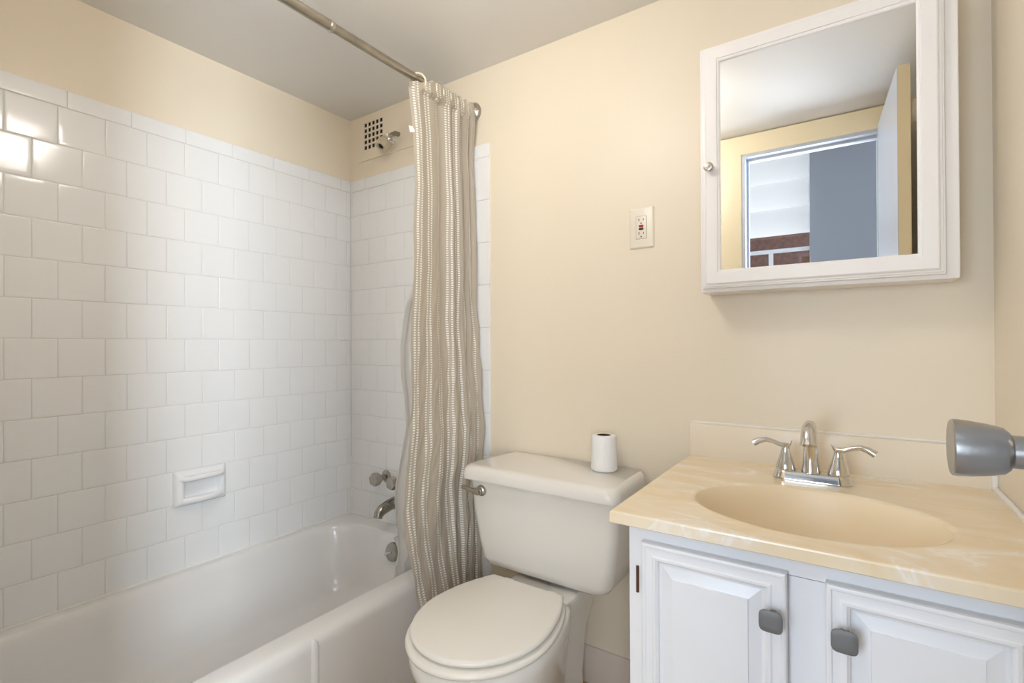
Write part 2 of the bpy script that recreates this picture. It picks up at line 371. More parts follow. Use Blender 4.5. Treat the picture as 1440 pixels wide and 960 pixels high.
# gathered white blind over the upper part of that window
sh = MB(); nx, nz = 2, 90; zs0, zs1 = 1.872, 2.54
for i in range(nz + 1):
    z_ = zs0 + (zs1 - zs0) * i / nz; k = (z_ - zs0) / 0.20
    bulge = 0.055 * abs(sin(pi * k)) ** 0.7 * (1 if i else 0) + 0.006
    for j in range(nx + 1): sh.v.append((WX0 + 0.002 + (WX1 - WX0 - 0.004) * j / nx, YB - 0.012 + bulge, z_))
for i in range(nz):
    for j in range(nx):
        a = i * (nx + 1) + j; sh.f.append((a, a + 1, a + nx + 2, a + nx + 1))
rs = thing('window_blind', 'white folded cloth blind over the window reflected in the cabinet mirror', 'blind', (1.1, YB, zs0))
sh.build('blind_cloth', M['shade'], rs, 80)
boxes('head_rail', M['sash'], [(WX0 + 0.002, WX1 - 0.002, YB - 0.028, YB + 0.004, 2.535, 2.56)], rs)
bw = MB(); bw.box(-1.5, 3.5, -5.4, -5.2, -0.2, 2.9)
tag(bw.build('brick_building', M['brick'], None, 0, (1.0, -5.3, -0.2)), 'brown brick wall outside the window, glimpsed in the mirror', 'building')

# ================================================================ BATHTUB
tub = thing('bathtub', 'white enamel bathtub along the tiled left wall', 'bathtub', (0.37, -0.70, 0))
t = MB(); Y0 = YF + 0.004; Y1 = -0.004; X0 = 0.004
outer = [(0.706, 0.0, 0.004), (0.712, 0.05, 0.004), (0.712, 0.284, 0.008), (0.7112, 0.294, 0.01), (0.708, 0.304, 0.012), (0.702, 0.312, 0.014), (0.693, 0.317, 0.016), (0.681, RIM, 0.018), (0.668, RIM, 0.02)]
rings = [rrect(X0, x, Y0, Y1, 0.004, z_, 10) for x, z_, r in outer]
def inn(d, z_, r): return rrect(0.038 + d, 0.636 - d * 0.9, -1.31 + d * 1.6, -0.078 - d * 0.75, r, z_, 10)
rings += [inn(-0.006, RIM, 0.16), inn(0.0, RIM - 0.001, 0.155), inn(0.006, RIM - 0.006, 0.15), inn(0.012, RIM - 0.016, 0.15), inn(0.017, RIM - 0.035, 0.148),
          inn(0.030, 0.22, 0.145), inn(0.045, 0.14, 0.14), inn(0.056, 0.10, 0.13), inn(0.075, 0.072, 0.12), inn(0.11, 0.058, 0.10), inn(0.16, 0.055, 0.08)]
t.loft(rings, False, True); t.build('tub_body', M['tub'], tub, 60)
rb = MB(); rp = [(0.710 + 0.009 * cos(a), -0.672 + 0.012 * sin(a)) for a in [pi * (k / 8 - 0.5) for k in range(9)]]
rb.loft([[(x, y, z_) for x, y in rp] for z_ in (0.002, 0.289)] + [[(0.7085 + (x - 0.710) * 0.75, -0.672 + (y + 0.672) * 0.85, 0.300) for x, y in rp], [(0.702 + (x - 0.710) * 0.4, -0.672 + (y + 0.672) * 0.5, 0.309) for x, y in rp]], True, True)
rb.build('apron_rib', M['tub'], tub, 60)
ov = MB(); oc = Vector((0.378, -0.1045, 0.262)); oa = Vector((0, -1, 0.18)).normalized()
ov.lathe([(0.0, -0.004), (0.036, -0.004), (0.036, 0.002), (0.034, 0.006), (0.026, 0.009), (0.0, 0.010)], oc, oa, 32)
ovo = ov.build('overflow_plate', M['dull'], tub, 40); ovo['label'] = 'round chrome overflow plate'
lv = MB(); lv.tube([oc + oa * 0.009, oc + oa * 0.018 + Vector((-0.008, 0, -0.004)), oc + oa * 0.022 + Vector((-0.022, 0, -0.010))], [0.004, 0.004, 0.0045], 10)
lv.build('trip_lever', M['chrome'], ovo)

# tub filler: two faceted handles and a spout
tf = thing('tub_faucet', 'chrome tub spout below two faceted clear handles on the end wall', 'faucet', (0.33, -0.006, 0.36))
for k, hx in enumerate((0.235, 0.335)):
    st = MB(); st.lathe([(0.0, 0), (0.026, 0.0), (0.026, 0.004), (0.020, 0.010), (0.012, 0.013), (0.010, 0.045), (0, 0.045)], (hx, -0.005, 0.512), (0, -1, 0), 24)
    so = st.build('handle_stem', M['dull'], tf)
    hd = MB(); hd.lathe([(0.0, 0), (0.015, 0.0), (0.0255, 0.010), (0.0272, 0.030), (0.0245, 0.040), (0.010, 0.0425), (0.0, 0.0425)], (hx, -0.040, 0.512), (0, -1, 0), 6)
    hd.build('handle_knob', M['acrylic'], so, 20)
sp = MB(); sp.tube([(0.330, -0.005, 0.432), (0.330, -0.03, 0.432), (0.330, -0.08, 0.428), (0.330, -0.115, 0.419), (0.330, -0.132, 0.407), (0.330, -0.136, 0.393)],
                   [0.026, 0.024, 0.022, 0.021, 0.019, 0.017], 20)
sp.lathe([(0, 0), (0.031, 0), (0.031, 0.004), (0.024, 0.008), (0, 0.008)], (0.330, -0.005, 0.432), (0, -1, 0), 24)
sp.build('spout', M['dull'], tf)

# soap dish
sd = thing('soap_dish', 'white ceramic soap dish set into the left tiled wall', 'soap dish', (0.006, -0.633, 0.53))
q = MB()
def yz(y0, y1, z0, z1, r, x): return [(x, a, b_) for a, b_, _ in rrect(y0, y1, z0, z1, r, 0, 4)]
q.loft([yz(-0.716, -0.551, 0.531, 0.649, 0.006, 0.005), yz(-0.716, -0.551, 0.531, 0.649, 0.006, 0.012), yz(-0.711, -0.556, 0.536, 0.645, 0.008, 0.022), yz(-0.703, -0.563, 0.543, 0.638, 0.010, 0.030),
        yz(-0.697, -0.568, 0.548, 0.634, 0.010, 0.032), yz(-0.690, -0.575, 0.553, 0.628, 0.010, 0.029), yz(-0.686, -0.579, 0.556, 0.625, 0.010, 0.012), yz(-0.682, -0.583, 0.560, 0.620, 0.010, 0.009)], True, True)
q.build('dish_body', M['tile'], sd, 50)
q = MB(); q.tube([(0.024, -0.698, 0.624), (0.036, -0.690, 0.624), (0.040, -0.676, 0.624), (0.040, -0.590, 0.624), (0.036, -0.576, 0.624), (0.024, -0.568, 0.624)], 0.009, 14)
q.build('grip_bar', M['tile'], sd)
q = MB(); tr = []
for i in range(13):
    a = -0.698 + 0.130 * i / 12; bul = 0.018 * sin(pi * i / 12) ** 0.6
    xe = 0.030 + bul
    tr.append([(0.010, a, 0.545), (xe - 0.006, a, 0.541), (xe, a, 0.546), (xe + 0.001, a, 0.556), (xe - 0.003, a, 0.561), (xe - 0.008, a, 0.556), (0.012, a, 0.553)])
q.loft(tr, True, True); q.build('soap_tray', M['tile'], sd, 50)

# ================================================================ VENT AND SHOWER HEAD
vt = thing('vent_cover', 'cream painted vent plate pierced by square holes, high in the tub corner', 'vent', (0.16, 0, 1.93))
q = MB(); pz0, pz1, px0, px1 = 1.868, 2.056, 0.058, 0.420
hx = [0.0965 + 0.0248 * i for i in range(6)]; hz = [1.9148 + 0.0246 * i for i in range(6)]; hw = 0.0175
xs = [px0]; zs = [pz0]
for a in hx[:5]: xs += [a, a + hw]
for a in hz[:5]: zs += [a, a + hw]
xs.append(px1); zs.append(pz1)
yf, ybk = -0.0045, -0.0005
holes = lambda i, j: (i % 2 == 1 and j % 2 == 1 and 1 <= i <= 9 and 1 <= j <= 9)
for i in range(11):
    for j in range(11):
        a, b_, c, d = xs[i], xs[i + 1], zs[j], zs[j + 1]
        if not holes(i, j): q.quad((a, yf, c), (b_, yf, c), (b_, yf, d), (a, yf, d))
        else:
            q.quad((a, yf, c), (b_, yf, c), (b_, ybk, c), (a, ybk, c)); q.quad((a, yf, d), (b_, yf, d), (b_, ybk, d), (a, ybk, d))
            q.quad((a, yf, c), (a, yf, d), (a, ybk, d), (a, ybk, c)); q.quad((b_, yf, c), (b_, yf, d), (b_, ybk, d), (b_, ybk, c))
for (a, b_) in (((px0, pz0), (px1, pz0)), ((px1, pz0), (px1, pz1)), ((px1, pz1), (px0, pz1)), ((px0, pz1), (px0, pz0))):
    q.quad((a[0], yf, a[1]), (b_[0], yf, b_[1]), (b_[0], 0, b_[1]), (a[0], 0, a[1]))
q.build('pierced_plate', M['paint'], vt, 0)
q = MB(); q.box(hx[0] - 0.006, hx[4] + hw + 0.006, -0.0006, -0.0002, hz[0] - 0.006, hz[4] + hw + 0.006); q.build('hole_shade_backing', M['dark'], vt, 0)  # flat sheet painting the shade behind the holes

sw = thing('shower_fixture', 'old shower head with yellowed plastic nozzle beside the vent grille', 'shower head', (0.31, 0, 1.93))
A0 = Vector((0.312, -0.001, 1.934)); A1 = Vector((0.310, -0.050, 1.910)); dn = Vector((-0.12, -0.62, -0.78)).normalized()
q = MB(); q.tube([A0, A0 + Vector((-0.001, -0.022, -0.002)), A1 + Vector((0, 0.006, 0.006)), A1 + dn * 0.02], 0.0095, 16); q.build('shower_arm', M['dull'], sw)
q = MB(); q.lathe([(0, 0), (0.008, 0), (0.024, 0.003), (0.027, 0.006), (0.027, 0.010), (0.020, 0.013), (0.012, 0.020), (0.011, 0.026), (0, 0.026)], A1 + Vector((0.0, 0.003, -0.004)), dn, 28); q.build('collar', M['chrome'], sw)
q = MB(); q.lathe([(0, 0), (0.015, 0), (0.024, 0.006), (0.0265, 0.014), (0.0265, 0.036), (0.024, 0.041), (0.015, 0.0415), (0.014, 0.037), (0, 0.037)], A1 + dn * 0.028, dn, 28)
no = q.build('nozzle', M['oldplastic'], sw)
q = MB(); q.lathe([(0, 0), (0.011, 0), (0.009, 0.003), (0, 0.0035)], A1 + dn * 0.0655, dn, 16); q.build('spray_face', M['gap'], no)

# ================================================================ CURTAIN ROD, RINGS, CURTAIN, LINER
RX, RZ = 0.702, 1.920
rod = thing('shower_curtain_rod', 'tarnished steel shower curtain rod crossing over the tub rim', 'curtain rod', (RX, 0, RZ))
q = MB(); q.tube([(RX, YF + 0.002, RZ), (RX, -0.605, RZ)], 0.0138, 24); q.build('outer_tube', M['rodm'], rod)
q = MB(); q.tube([(RX, -0.63, RZ), (RX, -0.004, RZ)], 0.0122, 24); q.build('inner_tube', M['rodm'], rod)
q = MB(); q.lathe([(0.0140, 0), (0.0152, 0.002), (0.0152, 0.010), (0.0140, 0.012)], (RX, -0.620, RZ), (0, 1, 0), 24, False, False); q.build('joint_collar', M['nickel'], rod)
q = MB(); q.lathe([(0, 0), (0.036, 0), (0.037, 0.004), (0.034, 0.010), (0.026, 0.016), (0.020, 0.020), (0.019, 0.026), (0, 0.026)], (RX, 0.0, RZ), (0, -1, 0), 32); q.build('wall_flange', M['nickel'], rod)
q = MB(); q.lathe([(0, 0), (0.036, 0), (0.037, 0.004), (0.034, 0.010), (0.026, 0.016), (0.020, 0.020), (0.019, 0.026), (0, 0.026)], (RX, YF, RZ), (0, 1, 0), 32); q.build('wall_flange', M['nickel'], rod)

ry = [-0.292, -0.232, -0.196, -0.162, -0.128, -0.096, -0.066]
rl = ['cream plastic curtain ring standing apart at the free edge of the curtain', 'second cream curtain ring counted from the free edge of the curtain',
      'third cream curtain ring counted from the free edge of the curtain', 'middle cream curtain ring of the seven gathered on the rod',
      'fifth cream curtain ring, third out from the wall flange', 'second cream curtain ring out from the wall flange', 'cream curtain ring nearest the wall flange of the rod']
for k, y in enumerate(ry):
    q = MB(); ax = Vector((0.25 * (0.5 - random.random()), 1, 0.10)).normalized() if k else Vector((-0.35, 1, 0.25)).normalized()
    c = (RX + 0.004, y, RZ - 0.0135); q.torus(c, ax, 0.0275, 0.0034 if k == 0 else 0.0028)
    o = q.build('curtain_ring', M['ring'], None, 60, c); tag(o, rl[k], 'curtain ring', 'rings holding the shower curtain')

def interp(tab, z_):
    if z_ >= tab[0][0]: return tab[0][1:]
    for a, b_ in zip(tab, tab[1:]):
        if z_ >= b_[0]:
            k = (a[0] - z_) / (a[0] - b_[0]); return tuple(p + (q_ - p) * k for p, q_ in zip(a[1:], b_[1:]))
    return tab[-1][1:]
# (z, x_left, y_left, x_right, y_right, fold depth)
TAB = [(1.93, 0.712, -0.336, 0.736, -0.052, 0.009), (1.88, 0.711, -0.336, 0.735, -0.040, 0.012), (1.745, 0.712, -0.318, 0.714, -0.026, 0.0095), (1.566, 0.715, -0.316, 0.721, -0.024, 0.0115), (1.340, 0.720, -0.331, 0.729, -0.024, 0.0115),
       (1.161, 0.730, -0.350, 0.732, -0.024, 0.0105), (1.031, 0.735, -0.361, 0.740, -0.024, 0.0095), (0.903, 0.745, -0.371, 0.754, -0.024, 0.0090), (0.778, 0.755, -0.387, 0.762, -0.024, 0.0090), (0.658, 0.765, -0.408, 0.760, -0.024, 0.0090),
       (0.580, 0.770, -0.421, 0.752, -0.024, 0.0090), (0.455, 0.776, -0.412, 0.747, -0.026, 0.0095), (0.368, 0.781, -0.398, 0.744, -0.028, 0.0095), (0.267, 0.786, -0.378, 0.744, -0.030, 0.0095), (0.10, 0.792, -0.350, 0.744, -0.034, 0.0095)]
NF = 4.6; NS, NZ = 460, 240
def cloth(s, z_, wr=1.0):
    xl, yl, xr, yr, am = interp(TAB, z_)
    hgt = max((1.93 - z_) / 1.83, 0.0)
    sm = s ** 1.25                                   # wide flat folds at the free edge, tight ones by the wall
    ph = 2 * pi * NF * (0.25 * s + 0.75 * s * s + 0.03 * sin(2 * pi * s * 1.3 + 1.0)) + 0.5 * sin(2.6 * hgt + 5 * s) - 1.2
    f = sin(ph) + 0.35 * sin(2.3 * ph + 1.0 + 2 * hgt); irr = 0.75 + 0.55 * noise.noise(Vector((s * 4.0, hgt * 2.2, 3.1)))
    x = xl + (xr - xl) * s + am * irr * f + am * 0.25 * sin(2 * ph + 0.8)
    y = yl + (yr - yl) * (0.55 * s + 0.45 * (1 - (1 - s) ** 1.5)) + am * 0.35 * (cos(ph + 0.6) - cos(-0.6)) * irr * min(1, 6 * s) * min(1, 6 * (1 - s))
    w = min(1.0, max(0.0, (hgt - 0.12) * 2.2)) * wr
    d = s + 0.55 * hgt                               # crumpled folds run down at a slant
    x += w * (0.011 * noise.noise(Vector((d * 6.0, hgt * 7.0, 0.3))) + 0.007 * noise.noise(Vector((d * 13.0, hgt * 17.0, 5.3))) + 0.0028 * noise.noise(Vector((d * 30.0, hgt * 42.0, 2.3))))
    y += w * (0.012 * noise.noise(Vector((s * 4.0, hgt * 9.0, 9.3))))
    lo_ = 0.719 + 0.014 * min(1, s / 0.22) if z_ > 1.875 else 0.668 if z_ > 0.34 else 0.726
    return Vector((max(x, lo_), min(y, -0.011), z_))
cv = []; uvs = []; arc = [0.0]
for i in range(1, NS + 1):
    arc.append(arc[-1] + (cloth(i / NS, 1.0, 0) - cloth((i - 1) / NS, 1.0, 0)).length)
for j in range(NZ + 1):
    for i in range(NS + 1):
        s = i / NS; dip = 0.004 * (0.5 + 0.5 * sin(2 * pi * 9 * s + 1.2)) + 0.036 * max(0.0, 1 - s / 0.30) ** 0.8
        zt_ = 1.927 - dip; z_ = zt_ - (zt_ - 0.10) * j / NZ
        cv.append(cloth(s, z_)); uvs.append((arc[i] + 0.003, z_ + 0.002))
q = MB(); q.v = [tuple(v) for v in cv]
for j in range(NZ):
    for i in range(NS):
        a = j * (NS + 1) + i; q.f.append((a, a + 1, a + NS + 2, a + NS + 1))
cur = thing('shower_curtain', 'taupe shower curtain with columns of white dots, bunched at the wall', 'shower curtain', (0.74, -0.2, 0.10))
q.build('cloth', M['curtain'], cur, 180, None, uvs)
ct = MB(); e = cloth(0.0, 1.745); ct.loft([[(e.x + dx, e.y + dy, e.z + dz) for dx, dy, dz in ((0.0, 0.004, 0.010), (-0.004, -0.016, 0.008), (-0.002, -0.012, -0.012), (0.003, 0.003, -0.008))],
                [(e.x + dx, e.y + dy, e.z + dz) for dx, dy, dz in ((0.001, 0.004, 0.010), (-0.003, -0.016, 0.008), (-0.001, -0.012, -0.012), (0.004, 0.003, -0.008))]], True, True)
ct.build('care_tag', M['paper'], cur, 0)
# liner hanging inside the tub
LT = [(1.885, 0.690, -0.27, -0.06), (1.30, 0.668, -0.275, -0.06), (1.166, 0.664, -0.314, -0.06), (1.06, 0.660, -0.331, -0.06), (0.95, 0.658, -0.326, -0.06), (0.893, 0.657, -0.314, -0.06), (0.80, 0.655, -0.306, -0.06), (0.715, 0.652, -0.328, -0.06),
      (0.63, 0.646, -0.345, -0.065), (0.56, 0.640, -0.350, -0.075), (0.48, 0.630, -0.335, -0.09), (0.40, 0.612, -0.300, -0.10), (0.33, 0.592, -0.29, -0.13), (0.25, 0.578, -0.285, -0.16), (0.17, 0.566, -0.28, -0.19)]
lq = MB(); LS, LZ = 120, 110
for j in range(LZ + 1):
    z_ = 1.885 - (1.885 - 0.17) * j / LZ; x, yl, yr = interp(LT, z_)
    for i in range(LS + 1):
        s = i / LS; h = (1.885 - z_) / 1.7
        lx = x + (0.006 + 0.012 * h) * sin(2 * pi * 4 * s + 2 * h) + 0.010 * h * noise.noise(Vector((s * 5, h * 8, 1)))
        lq.v.append((min(lx, 0.690 if z_ > 1.2 else 0.664 if z_ > 0.45 else 0.612 if z_ > 0.33 else 0.594), yl + (yr - yl) * s + 0.003 * noise.noise(Vector((s * 3, h * 14, 7))), z_))
for j in range(LZ):
    for i in range(LS):
        a = j * (LS + 1) + i; lq.f.append((a, a + 1, a + LS + 2, a + LS + 1))
lo = lq.build('shower_curtain_liner', M['liner'], None, 180, (0.64, -0.2, 0.17))
tag(lo, 'white plastic liner behind the taupe curtain, hanging inside the tub', 'curtain liner')

# ================================================================ TOILET
TX = 1.105
toi = thing('toilet', 'bone white toilet between the tub and the vanity, lid closed', 'toilet', (TX, -0.36, 0))
q = MB(); tr = []
for z_, hw_, yf_, r in ((0.384, 0.150, -0.170, 0.03), (0.3805, 0.175, -0.190, 0.04), (0.383, 0.188, -0.204, 0.04), (0.392, 0.203, -0.214, 0.036), (0.410, 0.215, -0.219, 0.034), (0.46, 0.225, -0.222, 0.032), (0.55, 0.238, -0.229, 0.030), (0.662, 0.247, -0.236, 0.028)):
    tr.append(rrect(TX - hw_, TX + hw_, yf_, -0.024, r, z_, 6))
q.loft(tr, True, True); q.build('tank', M['china'], toi, 50)
q = MB(); tr = []
for z_, d, r in ((0.655, 0.004, 0.03), (0.654, 0.0, 0.034), (0.657, -0.001, 0.035), (0.672, 0.0, 0.036), (0.682, 0.003, 0.036), (0.689, 0.009, 0.034), (0.693, 0.018, 0.03)):
    tr.append(rrect(TX - 0.259 + d, TX + 0.256 - d, -0.262 + d, -0.017 + d * 0.5, r, z_, 6))
q.loft(tr, True, True); q.build('tank_lid', M['china'], toi, 60)
fl = MB(); fo = Vector((0.914, -0.2335, 0.618)); fl.lathe([(0, 0), (0.017, 0), (0.017, 0.004), (0.014, 0.009), (0.009, 0.011), (0.009, 0.020), (0, 0.020)], fo, (0, -1, 0), 24)
flo = fl.build('flush_lever', M['nickel'], toi); flo['label'] = 'metal flush lever'
fl = MB(); fl.tube([fo + Vector((0.004, -0.020, 0)), fo + Vector((-0.012, -0.023, 0.001)), fo + Vector((-0.035, -0.022, 0.004)), fo + Vector((-0.062, -0.016, 0.006))], [0.010, 0.0095, 0.0065, 0.0075], 14)
fl.build('lever_arm', M['nickel'], flo)
BX = 1.118
def egg(w, wb_, yb, ym, yf, z_, n=28, dx=0.0):
    out = []
    ys = [yb + (ym - yb) * i / 10 for i in range(10)]
    right = [(w * (1 - ((y - ym) / (yb - ym)) ** 2 * (1 - wb_ / w)), y) for y in ys]
    arc_ = [(w * cos(pi / 2 * i / n), ym + (yf - ym) * sin(pi / 2 * i / n)) for i in range(n + 1)]
    half = right + arc_
    pts = [(BX + h + dx, y, z_) for h, y in half] + [(BX - h + dx, y, z_) for h, y in reversed(half[:-1])]
    return pts
q = MB()
q.loft([egg(0.150, 0.11, -0.285, -0.475, -0.655, 0.378), egg(0.164, 0.118, -0.275, -0.480, -0.676, 0.376), egg(0.168, 0.12, -0.272, -0.480, -0.682, 0.368), egg(0.167, 0.12, -0.272, -0.48, -0.681, 0.345), egg(0.160, 0.115, -0.272, -0.475, -0.668, 0.31),
        egg(0.143, 0.108, -0.272, -0.46, -0.632, 0.25), egg(0.118, 0.10, -0.27, -0.44, -0.590, 0.18), egg(0.102, 0.096, -0.27, -0.42, -0.565, 0.10), egg(0.104, 0.10, -0.27, -0.42, -0.575, 0.03), egg(0.108, 0.104, -0.27, -0.42, -0.58, 0.0)], True, True)
tr = []
for z_, hw_, y0_, y1_ in ((0.0, 0.095, -0.36, -0.13), (0.12, 0.085, -0.36, -0.12), (0.24, 0.088, -0.36, -0.10), (0.32, 0.098, -0.36, -0.06), (0.352, 0.104, -0.34, -0.05), (0.369, 0.105, -0.32, -0.05), (0.374, 0.101, -0.32, -0.055)):
    tr.append(rrect(BX - hw_, BX + hw_, y0_, y1_, 0.02, z_, 6))
q.loft(tr, True, True); q.build('bowl', M['china'], toi, 60)
q = MB(); q.box(TX - 0.07, TX + 0.07, -0.17, -0.06, 0.370, 0.386); q.build('tank_gasket', M['gap'], toi, 0)
def slab(fn, z0, z1, b_):
    mb = MB(); mb.loft([fn(b_, z0), fn(b_ * 0.3, z0 + b_ * 0.3), fn(0, z0 + b_), fn(0, z1 - b_), fn(b_ * 0.3, z1 - b_ * 0.3), fn(b_, z1)], True, True); return mb
seat = slab(lambda d, z_: egg(0.172 - d, 0.118 - d, -0.298 - d, -0.490, -0.690 + d, z_), 0.380, 0.395, 0.006).build('seat', M['seat'], toi, 60)
lid = slab(lambda d, z_: egg(0.164 - d, 0.112 - d, -0.298 - d, -0.490, -0.675 + d, z_), 0.3985, 0.4135, 0.007).build('seat_lid', M['seat'], toi, 60)
for sx in (-1, 1):
    q = MB(); q.bbox(BX + sx * 0.070 - 0.016, BX + sx * 0.070 + 0.016, -0.302, -0.276, 0.372, 0.402, 0.005); q.build('hinge', M['seat'], toi, 60)
    q = MB(); q.bbox(BX + sx * 0.09 - 0.012, BX + sx * 0.09 + 0.012, -0.60, -0.575, 0.394, 0.400, 0.002); q.build('lid_bumper', M['seat'], lid, 60)

# toilet paper roll on the tank
tp = thing('toilet_paper_roll', 'white toilet paper roll standing upright on the toilet tank lid', 'toilet paper', (1.247, -0.075, 0.694))
q = MB(); c = (1.247, -0.075, 0.6935)
q.lathe([(0.012, 0.001), (0.036, 0.0), (0.0385, 0.002), (0.039, 0.006), (0.0378, 0.055), (0.0362, 0.098), (0.0348, 0.1015), (0.0325, 0.1032), (0.0215, 0.103), (0.0205, 0.100), (0.0205, 0.004)], c, (0, 0, 1), 40, False, False); q.build('paper', M['paper'], tp, 50)
q = MB(); q.lathe([(0.0200, 0.002), (0.0200, 0.1025), (0.0190, 0.1025), (0.0190, 0.002)], c, (0, 0, 1), 32, False, False); q.lathe([(0, 0.0015), (0.0195, 0.0015), (0.0195, 0.003), (0, 0.003)], c, (0, 0, 1), 32); q.build('cardboard_core', M['core'], tp, 50)

# ================================================================ OUTLET
ou = thing('wall_outlet', 'ivory wall outlet with red and black test buttons beside the mirror cabinet', 'outlet', (1.339, 0, 1.41))
def plate(x0, x1, z0, z1, y0, y1, b_, r=0.003):
    mb = MB(); f = lambda d, y: [(a, y, c_) for a, c_, _ in rrect(x0 + d, x1 - d, z0 + d, z1 - d, r, 0, 3)]
    mb.loft([f(0, y0), f(0, y1 + b_ * 0.6), f(b_ * 0.4, y1 + b_ * 0.2), f(b_, y1)], True, True); return mb
plate(1.3025, 1.3765, 1.349, 1.470, 0.0, -0.0065, 0.005).build('cover_plate', M['ivory'], ou, 40)
rc = plate(1.3235, 1.3555, 1.3765, 1.4425, -0.006, -0.0078, 0.001).build('receptacle', M['ivory'], ou, 40)
plate(1.3228, 1.3562, 1.3758, 1.4432, -0.006, -0.0068, 0.0002).build('seam', M['slot'], rc, 40)
for zc in (1.4325, 1.3925):
    for dx, hh in ((-0.0065, 0.0042), (0.0065, 0.0034)):
        q = MB(); q.box(1.3395 + dx - 0.0011, 1.3395 + dx + 0.0011, -0.0082, -0.0076, zc - hh, zc + hh); q.build('slot', M['slot'], rc, 0)
    q = MB(); q.lathe([(0, 0), (0.0022, 0), (0.0022, 0.0005), (0, 0.0005)], (1.3395, -0.0077, zc - 0.0105), (0, -1, 0), 12); q.build('ground_hole', M['black'], rc)
plate(1.3325, 1.3465, 1.4102, 1.4170, -0.0076, -0.0098, 0.001).build('reset_button', M['red'], rc, 40)['label'] = 'red button'
plate(1.3325, 1.3465, 1.4020, 1.4085, -0.0076, -0.0098, 0.001).build('test_button', M['black'], rc, 40)['label'] = 'black button'
for zc in (1.457, 1.362):
    q = MB(); q.lathe([(0, 0), (0.0030, 0), (0.0028, 0.0008), (0, 0.0010)], (1.3395, -0.0063, zc), (0, -1, 0), 14); q.build('screw', M['ivory'], ou)

# ================================================================ MIRROR CABINET
mc = thing('medicine_cabinet', 'white wall cabinet with mirrored door above the sink', 'cabinet', (1.78, 0, 1.195))
YBX = -0.100
q = MB(); q.bbox(1.531, 2.0375, YBX, -0.0005, 1.1955, 1.826, 0.0025, 2); q.build('cabinet_body', M['medwhite'], mc, 40)
def frame_rings(x0, x1, z0, z1, prof, base_y, s=-1):
    return [[(x0 + d, base_y + s * h, z0 + d), (x1 - d, base_y + s * h, z0 + d), (x1 - d, base_y + s * h, z1 - d), (x0 + d, base_y + s * h, z1 - d)] for d, h in prof]
q = MB(); dx0, dx1, dz0, dz1 = 1.5375, 2.0145, 1.2045, 1.8205
q.loft(frame_rings(dx0, dx1, dz0, dz1, [(0.02, 0.0005), (0, 0.0005), (0, 0.008), (0.0012, 0.0105), (0.004, 0.0110), (0.005, 0.0135), (0.009, 0.0145), (0.0105, 0.0175), (0.013, 0.0190), (0.038, 0.0195), (0.0385, 0.0172), (0.0405, 0.0172), (0.0425, 0.0165), (0.0452, 0.0140), (0.0455, 0.009)], YBX), False, False)
dr = q.build('mirror_door', M['medwhite'], mc, 25)
q = MB(); gx = 0.0462; q.box(dx0 + 0.0452, dx1 - 0.0452, YBX - 0.0115, YBX - 0.0005, dz0 + 0.0452, dz1 - 0.0455); q.build('mirror_glass', M['mirror'], dr, 0)
q = MB(); q.lathe([(0, 0), (0.0065, 0), (0.006, 0.006), (0.0065, 0.010), (0.0105, 0.014), (0.0115, 0.018), (0.0105, 0.0205), (0.008, 0.0212), (0.0075, 0.0200), (0.0045, 0.0202), (0.004, 0.0212), (0, 0.0216)], (1.5585, YBX - 0.0185, 1.5085), (0, -1, 0), 28)
q.build('door_knob', M['nickel'], dr, 50)['label'] = 'small satin metal knob'

# ================================================================ VANITY
va = thing('vanity_cabinet', 'white two-door vanity cabinet under the sink top', 'cabinet', (1.80, -0.28, 0))
VF = -0.555; VX0, VX1, VZ1 = 1.508, 2.092, 0.733
q = MB(); q.box(VX0, VX0 + 0.016, VF + 0.018, -0.014, 0.0, VZ1); q.box(VX1 - 0.016, VX1, VF + 0.018, -0.014, 0.0, VZ1); q.box(VX0, VX1, VF + 0.018, -0.02, 0.10, 0.116)
q.box(VX0, VX1, VF + 0.06, VF + 0.07, 0.0, 0.10); q.build('carcass', M['cabwhite'], va, 0)
q = MB(); q.box(VX0, VX1, VF, VF + 0.018, 0.7015, VZ1); q.box(VX0, VX0 + 0.045, VF, VF + 0.018, 0.10, 0.7015); q.box(VX1 - 0.045, VX1, VF, VF + 0.018, 0.10, 0.7015); q.box(VX0, VX1, VF, VF + 0.018, 0.10, 0.13)
q.build('face_frame', M['cabwhite'], va, 0)
q = MB(); q.box(1.745, 1.84, VF + 0.0025, VF + 0.016, 0.115, 0.6995); q.build('centre_stile', M['cabwhite'], va, 0)
q = MB(); q.box(1.560, 2.05, VF + 0.0165, VF + 0.0178, 0.13, 0.7012); q.build('shadow_gap', M['gap'], va, 0)
dprof = [(0.01, 0.0), (0, 0.0), (0, 0.013), (0.0015, 0.016), (0.004, 0.017), (0.007, 0.0168), (0.0085, 0.0148), (0.012, 0.0145), (0.020, 0.0165), (0.0225, 0.0182), (0.026, 0.0182), (0.0275, 0.0165), (0.0300, 0.0150), (0.0312, 0.0085), (0.036, 0.0080), (0.0545, 0.0132), (0.0552, 0.0160), (0.058, 0.0162)]
